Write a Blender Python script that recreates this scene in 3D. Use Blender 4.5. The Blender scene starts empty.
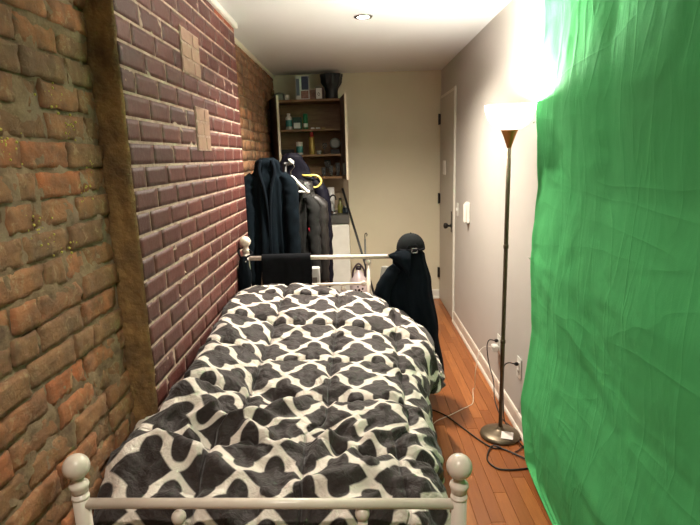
import bpy, bmesh, math, random
from mathutils import Vector, Matrix, noise
S = bpy.context.scene
C = S.collection
PI = math.pi
random.seed(7)

# ------------------------------------------------------------------ materials
def srgb(r, g, b):
    def f(c):
        c /= 255.0
        return c/12.92 if c <= .04045 else ((c+.055)/1.055)**2.4
    return (f(r), f(g), f(b), 1)

class NT:
    def __init__(s, name):
        s.m = bpy.data.materials.new(name); s.m.use_nodes = True
        s.t = s.m.node_tree; s.n = s.t.nodes; s.l = s.t.links
        s.b = s.n['Principled BSDF']
    def node(s, typ, **kw):
        n = s.n.new(typ)
        for k, v in kw.items():
            if k in n.inputs: n.inputs[k].default_value = v
            else: setattr(n, k, v)
        return n
    def link(s, a, b): s.l.new(a, b)
    def val(s, sock, v):
        if hasattr(v, 'links') or isinstance(v, bpy.types.NodeSocket): s.l.new(v, sock)
        else: sock.default_value = v
    def math(s, op, a, b=0.0, c=0.0, clamp=False):
        n = s.n.new('ShaderNodeMath'); n.operation = op; n.use_clamp = clamp
        s.val(n.inputs[0], a); s.val(n.inputs[1], b); s.val(n.inputs[2], c)
        return n.outputs[0]
    def mix(s, f, a, b, mode='MIX'):
        n = s.n.new('ShaderNodeMix'); n.data_type = 'RGBA'; n.blend_type = mode
        s.val(n.inputs[0], f); s.val(n.inputs[6], a); s.val(n.inputs[7], b)
        return n.outputs[2]
    def noise(s, scale, detail=4, rough=.55, vec=None, dist=0):
        n = s.n.new('ShaderNodeTexNoise')
        n.inputs['Scale'].default_value = scale; n.inputs['Detail'].default_value = detail
        n.inputs['Roughness'].default_value = rough; n.inputs['Distortion'].default_value = dist
        if vec is None: vec = s.obj()
        s.link(vec, n.inputs['Vector'])
        return n.outputs['Fac']
    def obj(s):
        if not hasattr(s, '_o'): s._o = s.n.new('ShaderNodeTexCoord')
        return s._o.outputs['Object']
    def scaled(s, sx, sy, sz):
        n = s.n.new('ShaderNodeMapping'); n.inputs['Scale'].default_value = (sx, sy, sz)
        s.link(s.obj(), n.inputs['Vector']); return n.outputs[0]
    def ramp(s, f, stops, interp='LINEAR'):
        n = s.n.new('ShaderNodeValToRGB'); n.color_ramp.interpolation = interp
        e = n.color_ramp.elements
        while len(e) > 1: e.remove(e[-1])
        e[0].position = stops[0][0]; e[0].color = stops[0][1]
        for p, c in stops[1:]:
            k = e.new(p); k.color = c
        s.link(f, n.inputs[0]); return n.outputs[0]
    def bump(s, h, strength=.3, dist=.01):
        n = s.n.new('ShaderNodeBump'); n.inputs['Strength'].default_value = strength
        n.inputs['Distance'].default_value = dist
        s.link(h, n.inputs['Height']); s.link(n.outputs[0], s.b.inputs['Normal'])

def mat(name, c, rough=.5, metal=0., c2=None, vs=8., bs=0., bst=.2, bd=.004, coat=0., trans=0., emit=None, es=0., vec=None, sheen=0.):
    m = NT(name)
    m.b.inputs['Roughness'].default_value = rough
    m.b.inputs['Metallic'].default_value = metal
    m.b.inputs['Coat Weight'].default_value = coat
    m.b.inputs['Transmission Weight'].default_value = trans
    m.b.inputs['Sheen Weight'].default_value = sheen
    v = m.scaled(*vec) if vec else None
    if c2 is None: c2 = tuple(x*.86 for x in c[:3])+(1,)
    f = m.noise(vs, 4, .6, v)
    m.link(m.mix(m.math('MULTIPLY_ADD', f, 2.2, -.6, clamp=True), c, c2), m.b.inputs['Base Color'])
    if bs: m.bump(m.noise(bs, 5, .6, v), bst, bd)
    if emit:
        m.b.inputs['Emission Color'].default_value = emit; m.b.inputs['Emission Strength'].default_value = es
    return m.m

white_paint = mat('white_paint', srgb(226,222,210), .35, vs=6, bs=30, bst=.05)
bed_metal = mat('bed_enamel', srgb(228,214,202), .28, c2=srgb(214,199,185), vs=12, coat=.3)
wall_paint = mat('wall_paint', srgb(190,184,177), .6, c2=srgb(183,177,169), vs=1.5, bs=60, bst=.06, bd=.002)
back_paint = mat('back_wall_paint', srgb(218,210,184), .6, c2=srgb(211,202,176), vs=1.5, bs=60, bst=.06, bd=.002)
ceil_paint = mat('ceiling_paint', srgb(225,226,224), .7, c2=srgb(219,220,217), vs=1.2, bs=50, bst=.05, bd=.002)
door_paint = mat('door_paint', srgb(184,178,166), .45, c2=srgb(178,171,159), vs=2, bs=40, bst=.04)
dark_metal = mat('dark_metal', srgb(46,42,38), .4, .7)
steel = mat('stainless_steel', srgb(150,150,148), .3, .9, vs=3, vec=(1,30,1))
chrome = mat('chrome', srgb(200,200,200), .15, 1.)
bronze = mat('lamp_bronze', srgb(112,98,78), .38, .6, c2=srgb(92,80,64))
copper = mat('lamp_copper', srgb(190,128,70), .35, .7)
black_plastic = mat('black_plastic', srgb(22,22,22), .4)
rubber = mat('cord_black', srgb(20,18,17), .45)
white_plastic = mat('white_plastic', srgb(232,230,222), .35)
cord_white = mat('cord_white', srgb(225,215,200), .4)
paper = mat('paper_label', srgb(235,222,215), .7)
cab_wood = mat('cabinet_wood', srgb(150,116,78), .45, c2=srgb(116,86,56), vs=5, vec=(1,1,6), bs=20, bst=.1)
cab_dark = mat('cabinet_dark_wood', srgb(92,72,58), .5, c2=srgb(70,54,44), vs=6, vec=(1,1,6))
cab_edge = mat('cabinet_pale_edge', srgb(206,194,170), .5)
cab_white = mat('base_cabinet_white', srgb(228,226,216), .4)
splash = mat('backsplash', srgb(150,134,112), .4, c2=srgb(134,118,98), vs=4)
def matte(*a, **k):
    m = mat(*a, **k); m.node_tree.nodes['Principled BSDF'].inputs['Specular IOR Level'].default_value = .12; return m
def cloth(name, c, c2=None, bs=260, bst=.25, rough=.95, sheen=.0):
    return matte(name, c, rough, c2=c2, vs=14, bs=bs, bst=bst, bd=.002, sheen=sheen)
navy = cloth('navy_wool', srgb(8,19,27), srgb(4,11,17))
navy_black = cloth('black_navy_wool', srgb(9,18,26), srgb(6,12,18))
purple_black = cloth('purple_black_nylon', srgb(17,16,28), srgb(10,9,18), rough=.6)
grey_cloth = cloth('grey_knit', srgb(44,44,43), srgb(28,28,28))
brown_leather = mat('brown_black_leather', srgb(34,29,26), .5, c2=srgb(20,18,17), vs=12, bs=50, bst=.3)
red_cloth = cloth('red_lining', srgb(140,30,44))
black_cloth = cloth('black_cloth', srgb(18,19,23), srgb(13,14,17))
plum_cloth = cloth('plum_cloth', srgb(40,22,34), srgb(26,18,26))
hat_cloth = cloth('cap_cloth', srgb(24,27,28), srgb(17,19,20))

def brick_mat():
    m = NT('raw_brick')
    at = m.node('ShaderNodeAttribute', attribute_name='tint'); sp = m.n.new('ShaderNodeSeparateColor'); m.link(at.outputs['Color'], sp.inputs[0])
    base = m.ramp(sp.outputs[0], [(0, srgb(138,98,66)), (.3, srgb(162,116,78)), (.55, srgb(174,116,76)), (.8, srgb(184,114,72)), (1, srgb(196,104,54))])
    n1 = m.noise(14, 6, .65)
    c = m.mix(m.math('MULTIPLY_ADD', n1, 2.6, -.9, clamp=True), base, srgb(112,84,62))
    n2 = m.noise(30, 6, .7, dist=.6)
    c = m.mix(m.ramp(n2, [(.55, (0,0,0,1)), (.66, (.7,.7,.7,1))]), c, srgb(180,150,114))
    n3 = m.noise(5, 3, .5)
    c = m.mix(m.ramp(n3, [(.5, (0,0,0,1)), (.72, (.55,.55,.55,1))]), c, srgb(92,76,60))
    m.link(c, m.b.inputs['Base Color']); m.b.inputs['Roughness'].default_value = .8
    m.bump(m.noise(50, 8, .75), .9, .009)
    return m.m
def mortar_mat():
    m = NT('raw_mortar')
    n = m.noise(18, 6, .65)
    c = m.ramp(n, [(.3, srgb(96,74,56)), (.5, srgb(138,112,86)), (.7, srgb(166,140,110))])
    n2 = m.noise(3.2, 3, .5)
    c = m.mix(m.ramp(n2, [(.5, (0,0,0,1)), (.62, (.7,.7,.7,1))]), c, srgb(152,132,110))
    m.link(c, m.b.inputs['Base Color']); m.b.inputs['Roughness'].default_value = .95
    m.bump(m.noise(70, 8, .75), .9, .008)
    return m.m
def painted_mat():
    m = NT('maroon_painted_brick')
    at = m.node('ShaderNodeAttribute', attribute_name='tint'); sp = m.n.new('ShaderNodeSeparateColor'); m.link(at.outputs['Color'], sp.inputs[0])
    base = m.ramp(sp.outputs[0], [(0, srgb(74,37,33)), (.5, srgb(86,44,38)), (1, srgb(100,52,44))])
    n1 = m.noise(22, 6, .65)
    c = m.mix(m.math('MULTIPLY_ADD', n1, 2.0, -.8, clamp=True), base, srgb(82,44,40))
    c = m.mix(m.ramp(m.noise(45, 6, .7), [(.62, (0,0,0,1)), (.74, (.5,.5,.5,1))]), c, srgb(160,130,115))
    c = m.mix(sp.outputs[1], c, m.mix(n1, srgb(172,138,116), srgb(136,102,88)))
    c = m.mix(sp.outputs[2], c, m.mix(n1, srgb(170,86,52), srgb(140,66,42)))
    m.link(c, m.b.inputs['Base Color']); m.b.inputs['Roughness'].default_value = .5
    m.bump(m.noise(30, 7, .65), .55, .006)
    return m.m
raw_brick, raw_mortar, painted_brick = brick_mat(), mortar_mat(), painted_mat()
pale_mortar = mat('pale_mortar', srgb(196,174,156), .8, c2=srgb(140,106,94), vs=26, bs=60, bst=.6, bd=.005)
foam = mat('yellow_specks', srgb(208,196,96), .9, bs=80, bst=.6)
pier_mat = mat('rough_pier', srgb(164,126,76), .85, c2=srgb(92,70,46), vs=9, bs=22, bst=1., bd=.02)

def floor_mat():
    m = NT('oak_strip_floor')
    at = m.node('ShaderNodeAttribute', attribute_name='tint'); sp = m.n.new('ShaderNodeSeparateColor'); m.link(at.outputs['Color'], sp.inputs[0])
    base = m.ramp(sp.outputs[0], [(0, srgb(132,74,34)), (.4, srgb(150,88,43)), (.75, srgb(162,98,50)), (1, srgb(176,112,60))])
    g = m.noise(6, 6, .6, m.scaled(14, 1, 1), dist=.5)
    c = m.mix(m.math('MULTIPLY_ADD', g, 1.8, -.6, clamp=True), base, srgb(122,66,28))
    m.link(c, m.b.inputs['Base Color']); m.b.inputs['Roughness'].default_value = .33
    m.b.inputs['Coat Weight'].default_value = .2; m.b.inputs['Coat Roughness'].default_value = .2
    m.bump(m.noise(10, 5, .6, m.scaled(20, 1, 1)), .12, .002)
    return m.m
floor_wood = floor_mat()

def duvet_mat():
    m = NT('trellis_duvet')
    uv = m.n.new('ShaderNodeUVMap'); uv.uv_map = 'UVMap'
    sx = m.n.new('ShaderNodeSeparateXYZ'); m.link(uv.outputs[0], sx.inputs[0])
    A, B = .192, .20        # repeat across, along
    u = m.math('DIVIDE', sx.outputs[0], A); v = m.math('DIVIDE', sx.outputs[1], B)
    def cell(uo, vo):
        p = m.math('MULTIPLY', m.math('SUBTRACT', m.math('FRACT', m.math('ADD', u, uo)), .5), 2)
        q = m.math('MULTIPLY', m.math('SUBTRACT', m.math('FRACT', m.math('ADD', v, vo)), .5), 2)
        p = m.math('ABSOLUTE', p); q = m.math('ABSOLUTE', q)
        d = m.math('SUBTRACT', m.math('ADD', p, m.math('MULTIPLY', q, 1.45)), .90)
        def circ(cx, cy, r):
            a = m.math('POWER', m.math('SUBTRACT', p, cx), 2); b = m.math('POWER', m.math('SUBTRACT', q, cy), 2)
            return m.math('SUBTRACT', m.math('SQRT', m.math('ADD', a, b)), r)
        d = m.math('MINIMUM', m.math('MULTIPLY', d, .6), circ(0, .46, .33))
        d = m.math('MINIMUM', d, circ(.40, 0, .27))
        # small square barbs where the lobes meet
        bx = m.math('MAXIMUM', m.math('SUBTRACT', p, .375), m.math('SUBTRACT', q, .375))
        return m.math('MINIMUM', d, bx)
    d = m.math('MINIMUM', cell(0, 0), cell(.5, .5))
    f = m.math('MULTIPLY_ADD', d, 22., .5, clamp=True)
    weave = m.noise(90, 3, .6)
    dark = m.mix(weave, srgb(44,36,35), srgb(56,47,46))
    light = m.mix(weave, srgb(236,224,214), srgb(218,206,195))
    m.link(m.mix(f, dark, light), m.b.inputs['Base Color'])
    m.b.inputs['Roughness'].default_value = .62; m.b.inputs['Sheen Weight'].default_value = .15
    h = m.math('ADD', m.noise(26, 5, .55, dist=.8), m.math('MULTIPLY', m.noise(9, 3, .5, dist=1.2), 1.5))
    def seam(sock, off):
        t = m.math('ABSOLUTE', m.math('SUBTRACT', m.math('FRACT', m.math('ADD', m.math('DIVIDE', sock, .30), off)), .5))
        return m.math('MINIMUM', m.math('MULTIPLY', m.math('SUBTRACT', .5, t), 55), 1)
    sm_ = m.math('MULTIPLY', seam(sx.outputs[0], .15), m.math('MULTIPLY_ADD', seam(sx.outputs[1], .2), .6, .4))
    h = m.math('ADD', h, m.math('MULTIPLY', sm_, .9))
    m.b.inputs['Specular IOR Level'].default_value = .25
    m.bump(h, .75, .014)
    return m.m
duvet_cloth = duvet_mat()

def curtain_mat():
    m = NT('green_screen_cloth')
    c = m.mix(m.noise(2.5, 3, .5), srgb(82,182,110), srgb(86,172,106))
    m.link(c, m.b.inputs['Base Color']); m.b.inputs['Roughness'].default_value = .85
    m.b.inputs['Specular IOR Level'].default_value = .1
    h = m.math('ADD', m.noise(3, 4, .5, m.scaled(1, 2.2, .8), dist=.6), m.math('MULTIPLY', m.noise(500, 2, .5), .05))
    def ridge(sc, vec, dist, pw):
        n = m.noise(sc, 2, .4, vec, dist=dist)
        return m.math('POWER', m.math('SUBTRACT', 1, m.math('MULTIPLY', m.math('ABSOLUTE', m.math('SUBTRACT', n, .5)), 5), clamp=True), pw)
    mp = m.n.new('ShaderNodeMapping'); mp.inputs['Rotation'].default_value = (.5, 0, 0); mp.inputs['Scale'].default_value = (1, 2.4, .55); m.link(m.obj(), mp.inputs[0])
    mq = m.n.new('ShaderNodeMapping'); mq.inputs['Rotation'].default_value = (-.7, 0, 0); mq.inputs['Scale'].default_value = (1, .5, 2.2); m.link(m.obj(), mq.inputs[0])
    h = m.math('ADD', h, m.math('MULTIPLY', ridge(2.2, m.scaled(1, 2.2, .5), .8, 5), .16))
    h = m.math('ADD', h, m.math('MULTIPLY', ridge(2.6, mp.outputs[0], 1.0, 5), .14))
    h = m.math('ADD', h, m.math('MULTIPLY', ridge(2.0, mq.outputs[0], 1.0, 5), .12))
    m.bump(h, .5, .02)
    tr = m.n.new('ShaderNodeBsdfTranslucent'); m.link(c, tr.inputs[0])
    mx = m.n.new('ShaderNodeMixShader'); mx.inputs[0].default_value = .12
    out = m.n['Material Output']
    m.link(m.b.outputs[0], mx.inputs[1]); m.link(tr.outputs[0], mx.inputs[2]); m.link(mx.outputs[0], out.inputs[0])
    return m.m
green_cloth = curtain_mat()

# ------------------------------------------------------------------ mesh helpers
class MB:
    def __init__(s): s.v = []; s.f = []; s.mi = []; s.sm = []; s.tint = {}; s.uv = None
    def add(s, vs, fs, mi=0, smooth=False, tint=None):
        o = len(s.v); s.v += [tuple(v) for v in vs]
        for f in fs:
            if tint: s.tint[len(s.f)] = tint
            s.f.append(tuple(i+o for i in f)); s.mi.append(mi); s.sm.append(smooth)
        return o
    def box(s, x0, x1, y0, y1, z0, z1, mi=0, b=0., tint=None, M=None):
        bm = bmesh.new(); bmesh.ops.create_cube(bm, size=1)
        for v in bm.verts:
            v.co = Vector(((x0+x1)/2+v.co.x*(x1-x0), (y0+y1)/2+v.co.y*(y1-y0), (z0+z1)/2+v.co.z*(z1-z0)))
        if b > 0: bmesh.ops.bevel(bm, geom=bm.edges[:], offset=b, segments=2, affect='EDGES', clamp_overlap=True)
        if M: bm.transform(M)
        bm.verts.index_update()
        s.add([v.co for v in bm.verts], [[v.index for v in f.verts] for f in bm.faces], mi, False, tint); bm.free(); return s
    def tube(s, pts, r, n=12, mi=0, cap=True, smooth=True):
        pts = [Vector(p) for p in pts]; k = len(pts)
        rr = r if isinstance(r, (list, tuple)) else [r]*k
        vs = []; up = None
        for i, p in enumerate(pts):
            t = (pts[min(i+1, k-1)]-pts[max(i-1, 0)]).normalized()
            if up is None:
                up = Vector((0,0,1)) if abs(t.z) < .9 else Vector((1,0,0))
            a = (up - t*up.dot(t)).normalized(); b = t.cross(a); up = a
            for j in range(n):
                th = 2*PI*j/n; vs.append(p+(a*math.cos(th)+b*math.sin(th))*rr[i])
        fs = [(i*n+j, i*n+(j+1)%n, (i+1)*n+(j+1)%n, (i+1)*n+j) for i in range(k-1) for j in range(n)]
        if cap: fs += [tuple(range(n-1, -1, -1)), tuple((k-1)*n+j for j in range(n))]
        s.add(vs, fs, mi, smooth); return s
    def lathe(s, prof, cx=0, cy=0, z0=0, n=28, mi=0, M=None, smooth=True):
        vs = []; fs = []
        k = len(prof)
        for r, z in prof:
            for j in range(n):
                th = 2*PI*j/n; v = Vector((cx+r*math.cos(th), cy+r*math.sin(th), z0+z)); vs.append(M@v if M else v)
        fs = [(i*n+j, i*n+(j+1)%n, (i+1)*n+(j+1)%n, (i+1)*n+j) for i in range(k-1) for j in range(n)]
        fs += [tuple(range(n-1, -1, -1)), tuple((k-1)*n+j for j in range(n))]
        s.add(vs, fs, mi, smooth); return s
    def ball(s, c, r, mi=0, n=20, sz=1.):
        k = n//2; prof = [(max(r*math.sin(PI*i/k), 1e-4), -r*sz*math.cos(PI*i/k)) for i in range(k+1)]
        return s.lathe(prof, c[0], c[1], c[2], n, mi)
    def grid(s, P, mi=0, smooth=True, closed=False):
        ny = len(P); nx = len(P[0]); vs = [p for row in P for p in row]
        m = nx if closed else nx-1
        fs = [(i*nx+j, i*nx+(j+1)%nx, (i+1)*nx+(j+1)%nx, (i+1)*nx+j) for i in range(ny-1) for j in range(m)]
        s.add(vs, fs, mi, smooth); return s
    def build(s, name, mats, parent=None, auto=True):
        me = bpy.data.meshes.new(name); me.from_pydata(s.v, [], s.f)
        if not isinstance(mats, (list, tuple)): mats = [mats]
        for m in mats: me.materials.append(m)
        me.polygons.foreach_set('material_index', s.mi); me.polygons.foreach_set('use_smooth', s.sm)
        if s.tint:
            ca = me.color_attributes.new('tint', 'FLOAT_COLOR', 'CORNER')
            for p in me.polygons:
                t = s.tint.get(p.index, (.5, 0, 0))
                for li in p.loop_indices: ca.data[li].color = (*t, 1)
        if s.uv:
            ul = me.uv_layers.new(name='UVMap')
            for lp in me.loops: ul.data[lp.index].uv = s.uv[lp.vertex_index]
        me.update()
        o = bpy.data.objects.new(name, me); C.objects.link(o)
        if parent: o.parent = parent
        return o

def tag(o, label, cat, group=None, kind=None):
    o['label'] = label; o['category'] = cat
    if group: o['group'] = group
    if kind: o['kind'] = kind
    return o
def thing(name, label, cat, loc=(0,0,0), rz=0, group=None):
    o = bpy.data.objects.new(name, None); C.objects.link(o); o.location = loc; o.rotation_euler = (0,0,rz)
    o.empty_display_size = .1
    return tag(o, label, cat, group)
def struct(o, label=None):
    o['kind'] = 'structure'
    if label: o['label'] = label
    return o
def sub(o, lv=1):
    m = o.modifiers.new('s', 'SUBSURF'); m.levels = lv; m.render_levels = lv; return o
def nz(x, y, z): return noise.noise(Vector((x, y, z)))
def sst(a, b, x):
    t = min(1, max(0, (x-a)/(b-a))); return t*t*(3-2*t)
def lerpk(x, pts):
    if x <= pts[0][0]: return pts[0][1]
    for (a, va), (b, vb) in zip(pts, pts[1:]):
        if x <= b:
            t = (x-a)/(b-a); t = t*t*(3-2*t); return va+(vb-va)*t
    return pts[-1][1]
def crom(pts, per=8):
    P = [Vector(p) for p in pts]; P = [P[0]*2-P[1]]+P+[P[-1]*2-P[-2]]; out = []
    for i in range(1, len(P)-2):
        for k in range(per):
            t = k/per; a, b, c, d = P[i-1:i+3]
            out.append(.5*((2*b)+(c-a)*t+(2*a-5*b+4*c-d)*t*t+(3*b-a-3*c+d)*t**3))
    out.append(P[-2]); return out

# ------------------------------------------------------------------ room
H = 2.294; XR = .862; XL = -.79; XP = -.70; YB = 5.335; YF = -1.3; YP = 1.642; YJ = 3.29
# floor of strips running down the room
b = MB(); w = .058; x = XL-.08; b.box(XL-.1, XR+.1, YF-.1, YB+.1, -.05, -.0035, 0, tint=(0, 0, 0))
while x < XR+.05:
    y = YF-random.random()*.9
    while y < YB+.05:
        L = random.uniform(.45, 1.2); t = random.random()
        z = random.uniform(-.0006, 0)
        x0, x1, y0, y1 = x+.0011, x+w-.0011, y+.0008, y+L-.0008
        vs = [(x0,y0,z-.001),(x1,y0,z-.001),(x1,y1,z-.001),(x0,y1,z-.001),(x0+.001,y0+.001,z),(x1-.001,y0+.001,z),(x1-.001,y1-.001,z),(x0+.001,y1-.001,z)]
        vs += [(x0,y0,-.004),(x1,y0,-.004),(x1,y1,-.004),(x0,y1,-.004)]
        b.add(vs, [(4,5,6,7),(0,1,5,4),(1,2,6,5),(2,3,7,6),(3,0,4,7),(8,9,1,0),(9,10,2,1),(10,11,3,2),(11,8,0,3)], 0, False, (t, 0, 0))
        y += L
    x += w
struct(b.build('floor', floor_wood), 'orange brown oak strip floor')
struct(MB().box(XL-.1, XR+.1, YF-.1, YB+.1, H, H+.05).build('ceiling', ceil_paint), 'smooth off white ceiling')
struct(MB().box(XR, XR+.08, YF, YB, 0, H).build('wall_right', wall_paint), 'plain taupe grey painted wall')
struct(MB().box(XL-.08, XR+.08, YB, YB+.08, 0, H).build('wall_back', back_paint), 'plain cream painted end wall')
struct(MB().box(XL-.08, XR+.08, YF-.08, YF, 0, H).build('wall_front', wall_paint))

def brick_wall(name, xw, y0, y1, mats, L, hh, gap, rough, fine_from, tintf, prot, mort):
    b = MB()
    # mortar bed as a rough sheet with a solid back
    ny = int((y1-y0)/.02); nzz = int(H/.02); P = []
    for i in range(nzz+1):
        z = H*i/nzz
        P.append([(xw+mort+rough*.012*nz(yy*13, z*13, 3.1)+rough*.009*nz(yy*45, z*45, 1.7), yy, z) for yy in [y0+(y1-y0)*j/ny for j in range(ny+1)]])
    b.grid([r[::-1] for r in P], 1)
    row = 0; z = .004
    while z < H-.01:
        zt = min(z+hh-gap, H-.002)
        y = y0 - (L*.5 if row % 2 else L*.02) + random.uniform(-.01, .01)*rough
        while y < y1:
            bl = L*random.uniform(.97, 1.03) if not rough else (L*.5 if random.random() < .16 else L*random.uniform(.92, 1.08))
            ya, yb = max(y+gap*.5, y0), min(y+bl-gap*.5, y1)
            if yb-ya > .02:
                fine = yb > fine_from
                nx_, nz_ = (10, 5) if (fine and rough) else ((6, 4) if fine else (3, 2))
                sx, sz = random.random()*50, random.random()*50
                jit = random.uniform(-1, 1)*(.0007+.005*rough); dz = random.uniform(-.003, .003)*rough; tilt = random.uniform(-.03, .03)*rough
                F = []
                for a in range(nz_+1):
                    rw = []
                    for c in range(nx_+1):
                        fy, fz = c/nx_, a/nz_
                        hg = gap*.22*(1-rough)*(.5-fy)*-2   # head joints narrower than bed joints
                        py = ya+(yb-ya)*fy+hg; pz = z+(zt-z)*fz+dz
                        e = min(fy, 1-fy)*(yb-ya); ez = min(fz, 1-fz)*(zt-z); ed = min(e, ez)
                        px = xw+prot+jit+tilt*(py-(ya+yb)/2)
                        if ed < 1e-6:
                            px -= .0002+.0032*rough
                            py += .006*rough*nz(py*30, pz*30, 8); pz += .006*rough*nz(py*30, pz*30, 18)
                        elif ed < .014: px -= .0012*rough
                        px += (.0007+.006*rough)*nz(py*38+sx, pz*38, 5)+(.004*rough)*nz(py*90, pz*90+sz, 5)
                        rw.append((px, min(max(py, y0), y1), min(max(pz, 0), H)))
                    F.append(rw[::-1])
                t = tintf((ya+yb)/2, (z+zt)/2)
                vs = [p for r in F for p in r]; n = nx_+1
                fs = [(i*n+j, i*n+j+1, (i+1)*n+j+1, (i+1)*n+j) for i in range(nz_) for j in range(nx_)]
                per = [j for j in range(n)]+[i*n+nx_ for i in range(1, nz_+1)]+[nz_*n+j for j in range(nx_-1, -1, -1)]+[i*n for i in range(nz_-1, 0, -1)]
                o = len(vs); vs += [(xw-.002, vs[i][1], vs[i][2]) for i in per]
                fs += [(per[k], o+k, o+(k+1) % len(per), per[(k+1) % len(per)]) for k in range(len(per))]
                b.add(vs, fs, 0, True, t)
            y += bl
        z += hh; row += 1
    return b, mats

def t_raw(y, z): return (min(1, max(0, random.gauss(.45, .27))), 0, 0)
bb, mm = brick_wall('raw', XL, YF, YP, None, .20, .0745, .0105, 1., .9, t_raw, .0105, .003)
# the odd yellow crumbs stuck to the near wall
for k in range(110):
    cy, cz = random.choice([(1.40,1.67),(1.46,1.6),(1.5,1.42),(1.2,1.55),(1.25,1.35),(1.4,1.28),(1.3,1.3),(1.55,1.5)])
    cy += random.gauss(0, .025); cz += random.gauss(0, .018)
    r = random.uniform(.0012, .004)
    bb.ball((XL+.010, cy, cz), r, 2, 6)
bb.box(XL-.1, XL-.004, YF, YP, 0, H, 1)
struct(bb.build('wall_left', [raw_brick, raw_mortar, foam]), 'rough bare tan and orange brick wall nearest the viewer')

patches = [(2.235, 2.49, 1.86, 2.04), (2.355, 2.565, 1.545, 1.735)]
def t_paint(y, z):
    for a, c, d, e in patches:
        pass
    o = .8 if (z > 2.2 and y > 2.85) else 0
    return (random.random(), 0, o*random.uniform(.7, 1))
bb, mm = brick_wall('painted', XP, YP, YJ, None, .2, .0745, .0095, 0., 0, t_paint, .0024, .0014)
# two unpainted square patches stand a touch proud, built of their own pale bricks
for a, c, d, e in patches:
    bb.box(XP, XP+.0075, a, c, d, e, 1)
    n = 3; hh = (e-d)/n
    for r in range(n):
        cuts = [a, a+(c-a)*(.5 if r % 2 else .36), c]
        if r % 2 == 0: cuts = [a, a+(c-a)*.62, c]
        for y0_, y1_ in zip(cuts, cuts[1:]):
            bb.box(XP+.002, XP+.0095, y0_+.004, y1_-.004, d+r*hh+.004, d+(r+1)*hh-.004, 0, .002, tint=(.5, 1, 0))
bb.box(XL-.1, XP-.004, YP+.004, YJ-.002, 0, H, 1)
struct(bb.build('wall_left', [painted_brick, pale_mortar]), 'maroon painted brick wall with pale mortar lines beside the bed')
def t_far(y, z): return (min(1, max(0, random.gauss(.25, .2))), 0, 0)
bb, mm = brick_wall('far', XL, YJ, YB, None, .2, .0745, .011, .6, 9, t_far, .011, .002)
bb.box(XL-.1, XL-.004, YJ, YB, 0, H, 1)
struct(bb.build('wall_left', [raw_brick, raw_mortar]), 'set back orange brown brick wall beyond the painted section')

# rough end of the furred-out painted section
P = []
for i in range(90):
    z = H*i/89
    row = []
    for j in range(13):
        f = j/12; x = XL-.002 + (XP+.006-XL)*f
        d = .010*nz(x*30, 1, z*9)+.012*nz(x*8, 4, z*3)+.004*nz(x*90, 2, z*60)
        ex = .006*nz(3, 3, z*14) if j == 12 else 0
        row.append((x+ex, YP-.008-abs(d)-(.0 if 0 < j < 12 else -.006), z))
    row.append((XP-.004, YP+.012, z))
    P.append(row)
b = MB(); b.grid(P, 0, True)
struct(b.build('trim_2', pier_mat), 'rough brown plastered return at the edge of the painted brick')

# cornice strips on the left, baseboards
b = MB(); b.box(XP-.01, XP+.022, YP-.01, YJ+.02, H-.034, H-.0005, 0, .004)
struct(b.build('trim_1', white_paint), 'white cornice strip over the painted brick')
b = MB(); b.box(XL, XL+.022, YJ+.02, YB, H-.034, H-.0005, 0, .004)
struct(b.build('trim_3', back_paint))
def base_prof(x, s): return [(x, 0), (x-s*.022, 0), (x-s*.022, .010), (x-s*.017, .020), (x-s*.011, .023), (x-s*.011, .082), (x-s*.007, .094), (x, .096)]
b = MB(); pr = base_prof(XR, 1)
vs = [(px, yy, pz) for yy in (YF, 4.545) for px, pz in pr]; n = len(pr)
b.add(vs, [(i, i+1, n+i+1, n+i) for i in range(n-1)]+[tuple(range(n)), tuple(range(2*n-1, n-1, -1))])
struct(b.build('baseboard_right', mat('baseboard_paint', srgb(222,208,194), .4)), 'pale painted baseboard with shoe moulding')
b = MB(); pr = base_prof(YB, 1)
vs = [(xx, px, pz) for xx in (-.06, XR-.012) for px, pz in pr]
b.add(vs, [(i, n+i, n+i+1, i+1) for i in range(n-1)]+[tuple(range(n)), tuple(range(2*n-1, n-1, -1))])
struct(b.build('baseboard_back', white_paint), 'white baseboard on the end wall')

# door in the right wall next to the far corner
dr = bpy.data.objects.new('door_1', None); C.objects.link(dr); dr.location = (XR, 4.95, 0); dr['kind'] = 'structure'; dr['label'] = 'plain taupe flush door in the right wall'
def L(b, name, m, par, loc): # build at world coords, child of offset parent
    o = b.build(name, m, par); o.location = tuple(-c for c in loc); return o
DL = (XR, 4.95, 0)
b = MB(); b.box(XR-.010, XR+.0, 4.575, 5.325, .006, 2.022, 0, .002)
L(b, 'door_panel', door_paint, dr, DL)
b = MB(); b.box(XR-.016, XR, 4.545, 4.572, 0, 2.05, 0, .003); b.box(XR-.004, XR, 4.572, 5.33, 2.026, 2.05, 0, .001)
L(b, 'door_frame', white_paint, dr, DL)
for hz in (1.83, 1.055, .285):
    b = MB(); b.box(XR-.028, XR-.009, 5.295, 5.334, hz-.05, hz+.05, 0, .003); b.tube([(XR-.024, 5.318, hz-.053), (XR-.024, 5.318, hz+.053)], .008)
    L(b, 'hinge', dark_metal, dr, DL)
b = MB(); b.box(XR-.014, XR-.009, 4.645, 4.685, .80, .99, 0, .002)
bp = L(b, 'lock_plate', dark_metal, dr, DL)
RX = Matrix.Translation((XR-.012, 4.665, .86))@Matrix.Rotation(-PI/2, 4, 'Y')
b = MB(); b.lathe([(.02,0),(.02,.006),(.010,.010),(.010,.03),(.022,.036),(.027,.05),(.024,.064),(.010,.070)], n=20, M=RX)
L(b, 'door_knob', dark_metal, dr, DL)
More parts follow.
